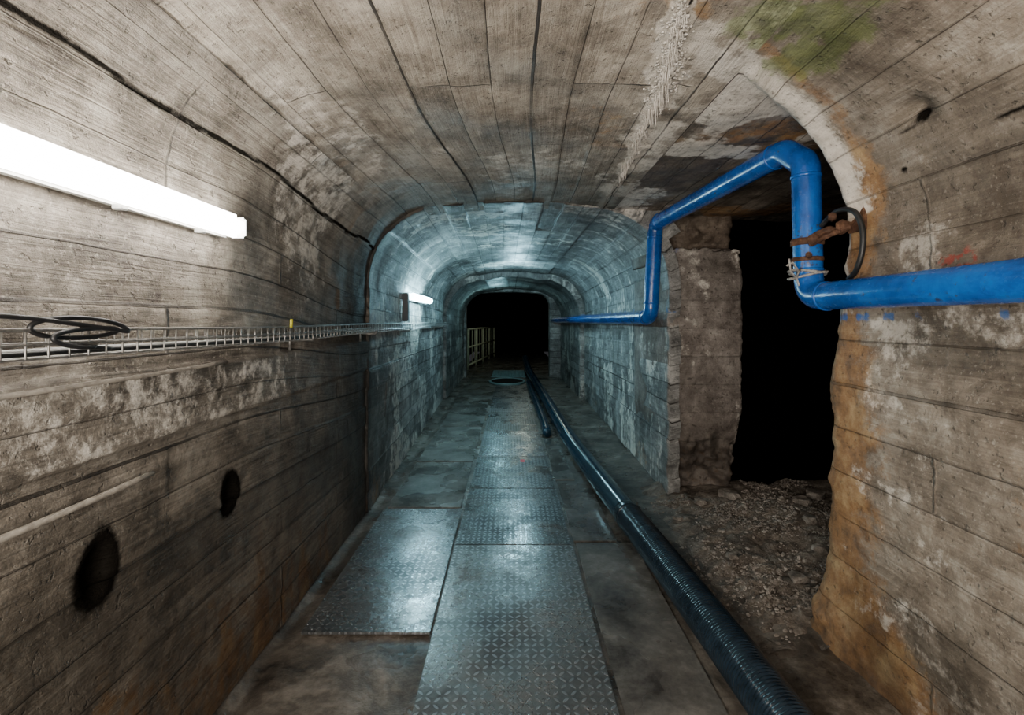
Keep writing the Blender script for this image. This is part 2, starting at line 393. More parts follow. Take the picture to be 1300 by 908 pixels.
# ---------------------------------------------------------------- near section
ZC=2.43
nw,na,nc=170,50,130
PA,NA,SA=profile(-1.13,1.5,ZC,.46,.65,nw=nw,na=na,nc=nc,crown=.02)
PA2,_,_=profile(-1.13,1.5,ZC-.01,.64,.65,nw=nw,na=na,nc=nc,crown=.03)
iL=nw+30
iC=nw+na+nc
def sweep(name,i0,i1,ys,mat,prof=(PA,NA,SA),disp=None,attrs=None,yend=None,ystart=None,lip_end=0,lip_start=0,prof2=None,tf=None,**kw):
    P,N,S=prof
    P=P[i0:i1+1];N=N[i0:i1+1];S_=S[i0:i1+1]
    n=len(P);m=len(ys)
    Y=np.broadcast_to(ys[None,:],(n,m)).copy()
    y0,y1=ys[0],ys[-1]
    if yend is not None:
        ye=yend(P)[:,None]; Y=y0+(Y-y0)*(ye-y0)/(y1-y0)
    if ystart is not None:
        yt=ystart(P)[:,None]; y0c=y0; Y=y1-(y1-Y)*(y1-yt)/(y1-y0c)
    if prof2 is not None:
        P2=prof2[0][i0:i1+1]; t=(tf(Y) if tf else ((Y-y0)/(y1-y0)))[...,None]
        XZ=P[:,None,:]*(1-t)+P2[:,None,:]*t
    else: XZ=np.broadcast_to(P[:,None,:],(n,m,2)).copy()
    NN=np.broadcast_to(N[:,None,:],(n,m,2))
    SS=np.broadcast_to(S_[:,None],(n,m))
    d=disp(XZ[...,0],Y,XZ[...,1],SS) if disp else 0
    XZ=XZ+NN*np.asarray(d)[...,None]
    G=np.stack([XZ[...,0],Y,XZ[...,1]],-1)
    UV=np.stack([SS,Y],-1)
    A=attrs(XZ[...,0],Y,XZ[...,1],SS) if attrs else {}
    if lip_end:
        e=G[:,-1:,:].copy(); o=np.stack([NN[:,-1:,0],0*NN[:,-1:,0],NN[:,-1:,1]],-1)
        ex=[e-o*.02+np.array([0,.015,0]),e-o*lip_end]
        G=np.concatenate([G]+ex,1); UV=np.concatenate([UV,UV[:,-1:]+.02,UV[:,-1:]+[.0,lip_end]],1)
        A={k:np.concatenate([v,v[:,-1:],v[:,-1:]],1) for k,v in A.items()}
    if lip_start:
        e=G[:,:1,:].copy(); o=np.stack([NN[:,:1,0],0*NN[:,:1,0],NN[:,:1,1]],-1)
        ex=[e-o*lip_start,e-o*.02-np.array([0,.006,0])]
        G=np.concatenate(ex+[G],1); UV=np.concatenate([UV[:,:1]-[0,lip_start],UV[:,:1]-.02,UV],1)
        A={k:np.concatenate([v[:,:1],v[:,:1],v],1) for k,v in A.items()}
    return grid_ob(name,G,UV,A,mat,kind='structure',**kw)

def board_step(S,Y,w,L,amp,seed,off=0.0):
    r=np.floor(S/w+off).astype(np.int64)
    c=np.floor(Y/L+(_h(r,r*0,r*0,seed)*3).astype(int)*.333).astype(np.int64)
    return (_h(r,c,r*0,seed+5)-.5)*amp
tA=lambda Y: sstep(1.9,3.7,Y)
ysA=np.concatenate([np.arange(-3,.7,.08),np.arange(.7,3.86,.0125)])
HOLES=[(1.335,.82,.056,.092),(1.965,.81,.056,.080)]
def hole_r(Y,Z):
    r=np.full(Y.shape,9.0)
    for (hy,hz,a,b) in HOLES:
        wob=1+.35*(fbm(Y*9,Z*9,0,4,5)-.5)*2
        r=np.minimum(r,np.sqrt(((Y-hy)/a)**2+((Z-hz)/b)**2)*wob)
    return r
def dispL(X,Y,Z,S):
    d=board_step(S,Y,.155,2.4,.012,11)+(fbm(S*3,Y*2,0,5,3)-.5)*.025+(fbm(S*18,Y*14,0,3,9)-.5)*.007
    d=d-.04*(1-sstep(.3,1.0,hole_r(Y,Z)))
    d=d+.018*sstep(1.12,1.13,Z)*(1-sstep(1.34,1.35,Z))
    return d
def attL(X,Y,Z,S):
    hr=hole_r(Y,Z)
    dark=1.1*(1-sstep(.6,1.95,hr))  # shade inside the holes is painted black; the recess itself is shallow
    for hy in (2.72,3.4): dark=dark+.42*np.exp(-(((Y-hy)/.07)**2+((Z-.8)/.1)**2))  # farther holes are only painted dark, without depth
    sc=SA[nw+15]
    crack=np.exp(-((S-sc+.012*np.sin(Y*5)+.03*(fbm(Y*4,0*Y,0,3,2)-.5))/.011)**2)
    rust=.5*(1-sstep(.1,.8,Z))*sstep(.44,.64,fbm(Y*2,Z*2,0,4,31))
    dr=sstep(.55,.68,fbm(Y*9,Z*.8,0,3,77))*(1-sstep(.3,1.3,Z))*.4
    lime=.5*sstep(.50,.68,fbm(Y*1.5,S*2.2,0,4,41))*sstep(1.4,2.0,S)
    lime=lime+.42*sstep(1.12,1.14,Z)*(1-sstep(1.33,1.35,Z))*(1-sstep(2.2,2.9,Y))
    damp_shade=(1-sstep(.70,1.20,Z+.25*(fbm(Y*2,Z*2,0,4,17)-.5)))*.78  # shade below lamp and tray, painted into the lower wall colour
    damp_shade=np.maximum(damp_shade,.72*sstep(2.5,3.5,Y)*(1-sstep(1.7,2.3,Z))+.3*sstep(2.6,3.8,Y))  # painted shade deepening towards the tunnel mouth
    return dict(dark=np.clip(dark+crack*.95,0,1.2),rust=rust+dr*.5,lime=lime,damp_shade=np.clip(damp_shade,0,1))
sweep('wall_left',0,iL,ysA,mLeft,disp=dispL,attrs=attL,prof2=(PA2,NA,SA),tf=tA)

CR=np.array([(.47,1.2),(.50,1.40),(.56,1.7),(.62,2.0),(.66,2.5),(.70,3.15),(.74,3.7)])
def crx(Y): return np.interp(Y,CR[:,1],CR[:,0])+.03*(fbm(np.asarray(Y)*3.1+.3,0*np.asarray(Y),0,6,8)-.5)*2
def crw(Y): return .25+.75*sstep(.28,.50,fbm(np.asarray(Y)*3,0*np.asarray(Y),0,4,62))
def dispC(X,Y,Z,S):
    d=board_step(S,Y,.165,1.95,.012,11,.1)+(fbm(S*3,Y*2,0,5,13)-.5)*.02+(fbm(S*18,Y*14,0,3,19)-.5)*.007
    cx=crx(Y)
    d=d+.006*np.exp(-((X-cx)/.02)**2)*fbm(X*60,Y*60,0,3,2)*2*crw(Y)
    d=d-.010*np.exp(-((X-cx-.05)/.03)**2)*sstep(.42,.55,fbm(X*9,Y*9,0,4,55))
    d=d*(1-sstep(.80,.85,X))
    return d
def attC(X,Y,Z,S):
    cx=crx(Y)
    side=X-cx
    w=.016+.06*fbm(Y*9,X*9,0,5,1)*crw(Y)
    lime=np.exp(-(side/w)**2)*(.6+.6*crw(Y))+.6*np.exp(-((side-.05)/.10)**2)*sstep(.42,.58,fbm(X*8,Y*8,0,5,5))
    dark=.8*np.exp(-((side-.026)/.006)**2)*sstep(.34,.48,fbm(X*2,Y*5,0,4,15))
    rust=.6*sstep(.52,.66,fbm(X*2.2,Y*2.0,0,5,3))*sstep(.1,.5,X)*(1-.5*sstep(2,2.6,Y))
    rimy=1.80+(X-.80)*.5
    lime=lime+sstep(.60,.80,X)*np.exp(-((Y-rimy)/.07)**2)*1.1
    dk2=.3*sstep(.1,.3,side)*sstep(2.0,2.4,Y)*sstep(.42,.55,fbm(X*4,Y*4,0,4,25))
    lime=lime+.4*sstep(.56,.66,fbm(X*2.5,Y*2,0,4,66))
    moss=sstep(.36,.52,fbm(X*5,Y*5,0,5,101))*np.exp(-((Y-1.52)/.16)**2)*sstep(.62,.78,X)*1.2
    damp_shade=.5*sstep(2.6,3.8,Y)+.34*sstep(.45,.62,fbm(X*1.6,Y*1.3,0,5,77))  # shade painted in near the tunnel mouth, plus scattered damp patches
    return dict(lime=np.clip(lime,0,1.2),dark=np.clip(dark+dk2,0,1),rust=rust,moss=moss,damp_shade=np.clip(damp_shade,0,1))
ysC=np.concatenate([np.arange(-3,.9,.08),np.arange(.9,4.12,.0125)])
sweep('ceiling',iL,iC,ysC,mCeil,disp=dispC,attrs=attC,prof2=(PA2,NA,SA),tf=tA)

def yendR(P):
    z=P[:,1]-H; x=P[:,0]
    a=np.arctan2(np.maximum(0,z-(ZC-H-.65)),np.maximum(1e-3,x-.85))
    y=np.interp(a,[0,.35,.8,1.2,1.571],[2.2,2.15,2.08,2.0,1.84])
    y=np.where(z<=.28,np.interp(z,[-1.5,-1.0,-.3,.28],[2.36,2.32,2.31,2.2]),y)
    return y+.03*(fbm(z*4,x*4,0,4,3)-.5)*2+.012*(fbm(z*20,x*20,0,3,4)-.5)*2
def dispR(X,Y,Z,S):
    ye=yendR(np.stack([X[:,-1],Z[:,-1]],-1))[:,None]
    ed=ye-Y
    d=(fbm(S*3,Y*2,0,5,23)-.5)*.035+(fbm(S*15,Y*12,0,3,29)-.5)*.010
    bul=(1-sstep(.0,.4,Z))*np.exp(-(ed/.4)**2)
    d=d+bul*(.03+.09*fbm(Y*6,Z*6,0,4,61))
    d=d-.03*np.exp(-(ed/.03)**2)*fbm(S*12,Y*5,0,3,3)
    d=d+.024*np.exp(-((ed-.055)/.045)**2)*sstep(1.8,2.0,Z)*(.5+fbm(S*9,Y*9,0,3,33))
    d=d-.04*np.exp(-(((Y-1.62)/.06)**2+((Z-2.2)/.03)**2))
    d=d*sstep(0,.05,S-SA[iC])
    return d
def attR(X,Y,Z,S):
    ye=Y[:,-1:]; ed=ye-Y
    nz=fbm(Z*3,Y*3,X,4,71)
    rust=np.exp(-(ed/(.09+.24*nz+.10*(Z<1.4)))**2)*sstep(2.25,2.05,Z)*1.0
    rust=rust+1.2*(1-sstep(.2,.7,Z+.3*nz))*np.exp(-(ed/.75)**2)
    rust=rust+.45*sstep(.52,.66,fbm(Z*1.6,Y*1.5,0,4,81))*sstep(1.6,.6,Z)
    rust=rust+.55*np.exp(-((ed-.19)/.06)**2)*sstep(1.9,2.1,Z)
    lime=np.exp(-(ed/.13)**2)*sstep(1.88,2.0,Z)*1.5
    lime=lime+.6*np.exp(-(ed/.05)**2)*sstep(1.3,1.6,Z)
    lime=lime+.58*sstep(.50,.64,fbm(Z*3.2,Y*2.2,X,6,91))*sstep(.5,.8,Z)*(1-sstep(1.8,2.3,Z))*sstep(.15,.4,ed)
    lime=lime+.4*sstep(.52,.62,fbm(Z*6,Y*3,X,4,191))*sstep(2.1,1.8,Z)
    moss=sstep(.34,.50,fbm(X*5,Y*5,Z,5,101))*np.exp(-((Y-1.60)/.20)**2)*np.exp(-((X-.93)/.22)**2)*1.4
    dark=1.1*np.exp(-(((Y-1.62)/.04)**2+((Z-2.19)/.025)**2))+1.1*np.exp(-(((Y-1.78)/.02)**2+((Z-2.05)/.012)**2))
    dark=dark+1.0*np.exp(-(((Y-1.38)/.07)**2+((Z-2.09)/.010)**2))+.9*np.exp(-(((Y-1.70)/.05)**2+((Z-2.17)/.01)**2))
    damp_shade=.42*sstep(.42,.58,fbm(Y*1.8,S*2.2,0,5,144))*sstep(.1,.4,ed)+.3*(1-sstep(.0,.7,Z))
    blue=.75*np.exp(-((Z-1.52)/.022)**2)*sstep(.45,.6,fbm(Y*14,Z*3,0,2,5))
    redp=.7*np.exp(-(((Y-1.62)/.12)**2+((Z-1.705)/.03)**2))*sstep(.5,.55,fbm(Y*30,Z*60,0,2,5))
    return dict(rust=np.clip(rust,0,1),lime=np.clip(lime,0,1.2),moss=np.clip(moss,0,1),dark=np.clip(dark,0,1),blue=blue,redp=redp,damp_shade=damp_shade)
ysR=np.concatenate([np.arange(-3,.7,.08),np.arange(.7,2.312,.01)])
sweep('wall_right',iC,len(PA)-1,ysR,mRight,disp=dispR,attrs=attR,yend=yendR,lip_end=.35)

# ---------------------------------------------------------------- side chamber
def flat(name,o,u,v,nu,nv,mat,amp=.02,flip=False,attrs=None,seed=0,edge0=False):
    o=np.array(o,float);u=np.array(u,float);v=np.array(v,float)
    a,b=np.meshgrid(np.linspace(0,1,nu),np.linspace(0,1,nv),indexing='ij')
    G=o+a[...,None]*u+b[...,None]*v
    n=np.cross(u,v);n=n/np.linalg.norm(n)
    dd=(fbm(a*np.linalg.norm(u)*3,b*np.linalg.norm(v)*3,0,5,seed)-.5)*amp
    if edge0: dd=dd*sstep(0,.08,a*np.linalg.norm(u))
    G=G+n*dd[...,None]
    UV=np.stack([a*np.linalg.norm(u),b*np.linalg.norm(v)],-1)
    A=attrs(G[...,0],G[...,1],G[...,2]) if attrs else {}
    return grid_ob(name,G,UV,A,mat,flip=flip,kind='structure')
def attCh(X,Y,Z):
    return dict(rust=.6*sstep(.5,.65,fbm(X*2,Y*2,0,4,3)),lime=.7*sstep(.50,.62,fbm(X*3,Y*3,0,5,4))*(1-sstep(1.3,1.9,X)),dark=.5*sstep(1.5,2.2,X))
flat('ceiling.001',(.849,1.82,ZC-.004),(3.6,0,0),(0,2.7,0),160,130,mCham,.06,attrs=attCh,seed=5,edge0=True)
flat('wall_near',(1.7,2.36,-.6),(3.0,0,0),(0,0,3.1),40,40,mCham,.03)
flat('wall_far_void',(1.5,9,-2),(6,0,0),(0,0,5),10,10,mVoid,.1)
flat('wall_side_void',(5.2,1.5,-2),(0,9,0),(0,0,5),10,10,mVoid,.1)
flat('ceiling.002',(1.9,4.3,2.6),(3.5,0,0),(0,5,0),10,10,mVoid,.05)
def fnP(P,c,lo,hi):
    x,y,z=P.T
    k=1-sstep(.2,.72,z+.35*(fbm(x*4,z*4,y*4,4,3)-.5))
    kt=sstep(1.92,2.10,z+.2*(fbm(x*5,z*5,y*5,4,13)-.5))
    n=fbm(x*6+3,z*6,y*6,5,5)-.5; n2=fbm(x*24,z*24,y*24,4,6)-.5
    out=P.copy()
    sx=np.where(x<lo[0]+1e-4,-1,np.where(x>hi[0]-1e-4,1,0)); sy=np.where(y<lo[1]+1e-4,-1,np.where(y>hi[1]-1e-4,1,0))
    sz=np.where(z>hi[2]-1e-4,1,0)
    amp=.03+.42*k+.13*kt
    out[:,0]+=np.where(sx>0,1,0)*(n*amp*.6+n2*.022-k*.05)+np.where(sx<0,1,0)*(k*.06)
    out[:,1]+=np.where(sy<0,1,0)*(-n*amp-n2*(.018+.07*k)+k*.10+kt*.05)
    out[:,2]+=sz*(n*.14+n2*.06-.02)
    return out
def atP(P):
    x,y,z=P.T
    k=1-sstep(.3,.75,z+.35*(fbm(x*4,z*4,y*4,4,3)-.5))
    return dict(damp_shade=.5*k+.3*sstep(.45,.6,fbm(x*3,z*2,y*3,5,33)),rust=.3*k,lime=.4*sstep(.50,.62,fbm(x*5,z*4,y*5,5,37))*(1-k),blue=.6*sstep(1.95,2.05,z)*sstep(1.5,1.4,x))
rough_box('wall_pillar',(1.345,4.17,-.05),(1.975,5.3,2.13),.02,fnP,mPil,attrs=atP,kind='structure')
rough_box('wall_pillar.001',(1.25,4.30,2.02),(1.93,5.0,2.52),.02,lambda P,c,lo,hi:P+np.stack([0*P[:,0],(fbm(P[:,0]*7,P[:,2]*7,P[:,1]*7,5,9)-.5)*.28,(fbm(P[:,0]*6,P[:,1]*6,P[:,2]*5,4,8)-.5)*.05],-1),mBrk,kind='structure')
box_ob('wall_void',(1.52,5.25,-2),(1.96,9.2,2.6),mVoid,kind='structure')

# ---------------------------------------------------------------- tunnel B
w2=(150,60,90)
PB,NB,SB=profile(-1.115,1.335,2.41,.64,.60,*w2,crown=.035)
PB2,_,_=profile(-1.30,1.43,2.40,.72,.72,*w2,crown=.06)
ysB=np.concatenate([np.arange(3.84,6,.02),np.arange(6,9.52,.05)])
def ystB(P):
    x=P[:,0]; z=P[:,1]
    y=np.interp(x,[-1.12,.2,.7,1.335],[3.82,3.84,3.95,4.15])
    return y+.05*(fbm(x*6,z*6,0,4,8)-.5)*sstep(.3,.8,x)*2
def dispB(X,Y,Z,S): return board_step(S,Y,.16,1.9,.016,31)+(fbm(S*3,Y*2,0,5,33)-.5)*.03+(fbm(S*14,Y*10,0,3,39)-.5)*.01
def attB(X,Y,Z,S):
    lime=.5*sstep(.52,.68,fbm(S*2,Y*1.6,0,5,43))+.4*sstep(.6,.7,fbm(S*.9,Y*9,0,3,44))
    rust=.45*sstep(.5,.7,fbm(S*3,Y*2,0,4,47))*(1-sstep(.2,.9,Z))
    dark=.25*(1-sstep(.0,.35,Z))*sstep(.4,.6,fbm(X*6,Y*5,Z*5,3,6))
    for yj in (5.75,7.6): dark=dark+.5*np.exp(-((Y-yj+.03*(fbm(S*4,0*S,0,3,6)-.5))/.015)**2)
    blue=.8*sstep(1.2,1.25,X)*np.exp(-((Z-1.60)/.03)**2)*sstep(.5,.6,fbm(Y*8,Z*8,0,2,5))
    damp_shade=(.7*(1-sstep(3.83,3.95,Y))+.35*(1-sstep(3.85,4.6,Y)))*(1-sstep(.3,.9,X))+.4*sstep(8.2,9.4,Y)  # mouth lip darkened in colour to offset warm lamplight; far end darker too
    return dict(lime=np.clip(lime,0,1),rust=rust,dark=dark,blue=blue,damp_shade=np.clip(damp_shade,0,1))
b0=w2[0]+22; b1=w2[0]+w2[1]+w2[2]+38
for nm,i0,i1 in (('wall_left.001',0,b0),('ceiling.003',b0,b1),('wall_right.001',b1,len(PB)-1)):
    sweep(nm,i0,i1,ysB,mTun,prof=(PB,NB,SB),prof2=(PB2,NB,SB),disp=dispB,attrs=attB,ystart=ystB,lip_start=.22 if nm!='wall_right.001' else .10)
w3=(60,30,44)
PC,NC,SC_=profile(-1.24,1.34,2.30,.72,.72,*w3,crown=.06)
ysD=np.arange(9.45,13.2,.06)
c0=w3[0]+12; c1=w3[0]+w3[1]+w3[2]+18
for nm,i0,i1 in (('wall_left.002',0,c0),('ceiling.004',c0,c1),('wall_right.003',c1,len(PC)-1)):
    sweep(nm,i0,i1,ysD,mTun,prof=(PC,NC,SC_),disp=dispB,attrs=attB,lip_start=.4)
PD,ND,SD=profile(-1.20,1.05,2.26,.35,.35,*w3,crown=.03)
sweep('trim_1',0,len(PD)-1,np.arange(13.1,13.6,.1),mTun,prof=(PD,ND,SD),disp=lambda X,Y,Z,S:0*X,lip_start=.6,lip_end=.6)
flat('wall_back',(-4,32,-.5),(8,0,0),(0,0,5),8,8,mVoid,.1)
flat('wall_hall',(-2.4,13.6,-.5),(0,19,0),(0,0,5),8,8,mVoid,.1)
flat('wall_hall.001',(3.0,13.6,-.5),(0,19,0),(0,0,5),8,8,mVoid,.1)
flat('ceiling.005',(-3,13.6,4.0),(7,0,0),(0,19,0),8,8,mVoid,.1)

# ---------------------------------------------------------------- floor
def floorgrid():
    xs=np.linspace(-1.5,1.62,220); ys=np.concatenate([np.arange(-3,1.4,.1),np.arange(1.4,5,.02),np.arange(5,14,.06),np.arange(14,33,1.0)])
    X,Y=np.meshgrid(xs,ys,indexing='ij')
    Z=(fbm(X*3,Y*3,0,5,3)-.5)*.012-.004
    Z=Z-.035*np.exp(-((X+1.08)/.05)**2)*(fbm(X*3,Y*4,0,3,4))
    Z=Z+.05*sstep(1.08,1.4,X)*sstep(1.5,2.2,Y)*fbm(X*6,Y*6,0,4,14)*(1-sstep(4.5,6.5,Y)*.6)
    Z=np.where(Y>13.5,Z-.01,Z)
    G=np.stack([X,Y,Z],-1)
    return grid_ob('floor',G,np.stack([X,Y],-1),{},mFloor,kind='structure')
floorgrid()
xs=np.linspace(1.02,3.6,190); ys=np.arange(2.2,4.62,.014)
X,Y=np.meshgrid(xs,ys,indexing='ij')
Zr=.0+.04*sstep(1.05,1.5,X)+.11*(fbm(X*4,Y*4,0,5,7)-.38)+.05*(fbm(X*16,Y*16,0,4,8)-.5)
Zr=np.where(X<1.3,Zr*sstep(1.02,1.3,X)-.02*(1-sstep(1.02,1.3,X)),Zr)
Zr=Zr+.12*np.exp(-(((X-2.1)/.4)**2+((Y-3.6)/.45)**2))*(.6+.8*fbm(X*7,Y*7,0,4,4))-sstep(4.40,4.62,Y)*.8
RX,RY,RZ=X,Y,Zr
grid_ob('floor.001',np.stack([X,Y,Zr],-1),np.stack([X,Y],-1),{},mRub,kind='structure')
def groundz(x,y):
    i=int(np.clip(np.searchsorted(xs,x),0,len(xs)-1)); j=int(np.clip(np.searchsorted(ys,y),0,len(ys)-1))
    z=.0
    if x>1.05 and y>2.25: z=max(RZ[i,j],.0 if x<1.4 else -1)
    return z
def ico(sub):
    b=bmesh.new(); bmesh.ops.create_icosphere(b,subdivisions=sub,radius=1); V=[v.co.copy() for v in b.verts]; Fc=[[v.index for v in f.verts] for f in b.faces]; b.free(); return V,Fc
I1=ico(1);I3=ico(3)
ROCKS=[(1.62,2.75,.05),(1.9,3.0,.04),(1.45,3.35,.035),(2.2,3.7,.07),(1.75,3.9,.07),(2.05,3.35,.045),(1.36,3.0,.03),(1.5,3.85,.05),(2.5,4.0,.09),(1.25,3.65,.03)]
V=[];Fc=[]
cnt=0
while cnt<7500:
    x=random.uniform(1.0,2.6); y=random.uniform(1.9,4.4)
    if random.random()>sstep(.98,1.35,x): continue
    if float(fbm(x*2.5,y*2.5,0,3,321))<random.uniform(.3,.52): continue
    if y<2.45 and x>1.36: continue
    if y>4.05 and x<2.02: continue
    if any(math.hypot(x-a,y-b)<c*1.35+.02 for a,b,c in ROCKS): continue
    r=random.choice((.0025,.003,.004,.004,.005,.006,.008,.011))*random.uniform(.8,1.3)
    z=groundz(x,y)+r*.3
    base=len(V); sx,sy,sz=random.uniform(.7,1.3),random.uniform(.7,1.3),random.uniform(.6,1.0)
    R=Matrix.Rotation(random.uniform(0,6.3),3,'Z')@Matrix.Rotation(random.uniform(-.5,.5),3,'X')
    for v in I1[0]:
        p=R@Vector((v.x*sx,v.y*sy,v.z*sz))*r*random.uniform(.75,1.2); V.append((x+p.x,y+p.y,z+p.z))
    Fc+= [[base+i for i in f] for f in I1[1]]; cnt+=1
mesh_ob('gravel',V,Fc,mStone,smooth=False,kind='stuff',label='loose brown gravel and crushed concrete on the ground',cat='gravel')
for k,(x,y,r) in enumerate(ROCKS):
    V=[]
    sd=k*13
    ax=[random.uniform(.8,1.3),random.uniform(.8,1.2),random.uniform(.5,.75)]
    for v in I3[0]:
        q=Vector((max(-.72,min(.78,v.x)),max(-.75,min(.70,v.y)),max(-.7,min(.66,v.z))))
        f=.85+.5*float(vn(v.x*1.6+5,v.y*1.6+5,v.z*1.6+5,sd)); f*= .93+.14*float(vn(v.x*6+9,v.y*6+9,v.z*6+9,sd))
        V.append((q.x*ax[0]*r*f,q.y*ax[1]*r*f,q.z*ax[2]*r*f))
    ob=mesh_ob('rock' if k==0 else 'rock.%03d'%k,V,I3[1],mStone,smooth=False,label='broken brown rock lying in the gravel',cat='rock',group='rocks in the side opening')
    ob.location=(x,y,groundz(x,y)+r*.3); ob.rotation_euler=(0,0,k*1.3)

# ---------------------------------------------------------------- floor plates
plates=[(-1.0,-.385,2.33,3.87,mPlateA,'bright wet checker-plate steel cover beside the wall'),
 (-.985,-.40,3.90,5.15,mPlateE,'dull wet steel cover with a puddle on it'),
 (-.99,-.40,5.18,6.9,mPlateE,'dull wet steel cover on the tunnel floor'),
 (-1.0,-.40,6.93,9.0,mPlateE,'dull wet steel cover on the tunnel floor'),
 (-.372,.412,1.2,3.24,mPlateB,'worn checker-plate steel cover, dull and scratched'),
 (-.365,.405,3.25,4.33,mPlateC,'dark checker-plate steel cover on the walkway'),
 (-.36,.395,4.35,5.35,mPlateC,'dark checker-plate steel cover on the walkway'),
 (-.355,.385,5.37,6.6,mPlateA,'grey checker-plate steel cover on the walkway'),
 (-.355,.375,6.62,8.0,mPlateC,'dark checker-plate steel cover on the walkway'),
 (-.35,.37,8.02,9.5,mPlateA,'grey checker-plate steel cover on the walkway'),
 (-.35,.37,9.52,11.3,mPlateC,'dark checker-plate steel cover on the walkway'),
 (.435,.825,1.2,3.27,mPlateE,'brown-stained smooth cover beside the black hose'),
 (.43,.72,3.30,4.55,mPlateE,'grey smooth cover beside the black hose'),
 (.42,.60,4.58,6.2,mPlateE,'grey smooth cover beside the black hose')]
for k,(x0,x1,y0,y1,m,lb) in enumerate(plates):
    ob=box_ob('floor_plate' if k==0 else 'floor_plate.%03d'%k,(x0,y0,.004),(x1,y1,.016),m,.002,label=lb,cat='floor plate',group='steel covers along the tunnel walkway')
    ob.rotation_euler=(0,0,math.radians(random.uniform(-.35,.35)))
ob=box_ob('red_mark',(.105,5.15,.016),(.150,5.24,.0175),mRed,.0,label='small red dot on a steel cover',cat='paint mark')  # thin red slab lying on the plate

# ---------------------------------------------------------------- hose
def empty(name,loc,**kw):
    e=bpy.data.objects.new(name,None); e.location=loc; e.empty_display_size=.1
    return finish(e,**kw)
def par(ob,e):
    ob.parent=e; ob.location=Vector(ob.location)-e.location
R=.094
hp=[(1.04,-.5,R+.012),(.98,1.2,R+.012),(.935,2.1,R+.014),(.875,3.1,R+.014),(.825,3.75,R+.012),(.765,4.7,R+.01),(.71,5.7,R+.01),(.67,7.2,R+.008),(.63,9.0,R+.008),(.58,11.2,R+.01),(.53,12.6,R+.03),(.47,13.6,R+.16),(.44,14.6,R+.3)]
path=catmull(hp,.0035)
cut=next(i for i,p in enumerate(path) if p.y>3.5)
cut0=next(i for i,p in enumerate(path) if p.y>1.0)
E=empty('suction_hose',(.95,2.1,0),label='thick blue-black ribbed hose running along the wet floor',cat='hose')
rib=tube_ob('ribbed_section',path[cut0:cut+1],lambda L,i:R+.0015*math.sin(2*math.pi*L/.017),mHoseR,seg=28); par(rib,E)
rib=tube_ob('ribbed_section',path[:cut0+1:12],R,mHoseR,seg=28); par(rib,E)
p2=path[cut:]; p2=p2[::10]
sm=tube_ob('smooth_section',p2,lambda L,i:R-.002+(.0015 if (i%9==0) else 0),mHoseS,seg=24,label='smooth dark blue hose section'); par(sm,E)
cp=[path[cut-14],path[cut-13],path[cut-5],path[cut],path[cut+5],path[cut+13],path[cut+14]]
cpl=tube_ob('coupling',cp,lambda L,i:[R,R+.004,R+.004,R+.003,R+.004,R+.004,R][i],mHoseR,seg=28); par(cpl,E)
tube_ob('drain_hose',catmull([(.475,6.3,.062),(.48,7.1,.062),(.465,8.2,.062),(.45,9.2,.062),(.43,10.3,.062),(.42,11.5,.062)],.05),.058,mHoseS,seg=14,label='thinner dark hose lying beside the thick hose',cat='hose')

# ---------------------------------------------------------------- blue pipe
E=empty('water_pipe',(1.4,2.3,1.5),label='blue painted steel water pipe crossing the side opening',cat='pipe')
RP=.062
pp=[(1.405,-2.5,1.612),(1.405,2.30,1.612),(1.39,2.30,2.245),(1.367,2.43,2.345),(1.210,4.08,2.315),(1.170,4.08,1.535),(1.18,9.3,1.53),(1.12,13.6,1.52)]
pth=[Vector(p) for p in fillet(pp,{0:.085,1:.11,2:.035,3:.035},8)]
ob=tube_ob('pipe_run',pth,RP,mBlue,seg=28); par(ob,E)
def collar(p,d,r,l,name,mat):
    p=Vector(p);d=Vector(d).normalized()
    o=tube_ob(name,[p-d*l/2,p-d*(l/2-.004),p+d*(l/2-.004),p+d*l/2],lambda L,i:[r-.004,r,r,r-.004][i],mat,seg=28); par(o,E); return o
for p,d in (((1.405,2.17,1.612),(0,1,0)),((1.402,2.3,1.74),(0,0,1)),((1.3915,2.3,2.18),(0,0,1)),((1.3594,2.51,2.3435),(-.095,1,-.018)),((1.2195,3.98,2.3168),(-.095,1,-.018)),((1.205,4.08,2.20),(.05,0,1)),((1.176,4.08,1.65),(.05,0,1)),((1.170,4.20,1.535),(0,1,0))):
    collar(p,d,RP+.004,.018,'weld_collar',mBlue)
E2=empty('pipe_clamp',(1.40,2.30,1.9),label='rusty iron pipe clamp bolted to the concrete',cat='clamp')
def parts(o): par(o,E2); return o
parts(tube_ob('clamp_band',[(1.398,2.3,1.855),(1.398,2.3,1.858),(1.397,2.3,1.885),(1.397,2.3,1.888)],lambda L,i:[.064,.070,.070,.064][i],mRust,seg=24))
parts(tube_ob('clamp_band',[(1.399,2.3,1.78),(1.399,2.3,1.783),(1.398,2.3,1.797),(1.398,2.3,1.80)],lambda L,i:[.064,.068,.068,.064][i],mRust,seg=24))
parts(tube_ob('bracket_arm',catmull([(1.385,2.235,1.875),(1.41,2.19,1.905),(1.45,2.13,1.90),(1.49,2.10,1.94)],.012),lambda L,i:.015+.006*math.sin(i*2.3)**2,mRust,seg=9))
parts(tube_ob('bracket_arm',catmull([(1.37,2.23,1.85),(1.39,2.14,1.875),(1.45,2.08,1.905)],.012),lambda L,i:.010+.004*math.sin(i*1.9)**2,mRust,seg=8))
for p,r in (((1.375,2.215,1.87),.024),((1.44,2.12,1.91),.027),((1.36,2.225,1.80),.014),((1.41,2.14,1.955),.017)):
    parts(tube_ob('bolt',[Vector(p)-Vector((.02,.03,0)),Vector(p)+Vector((.02,.03,0))],r,mRust,seg=6))
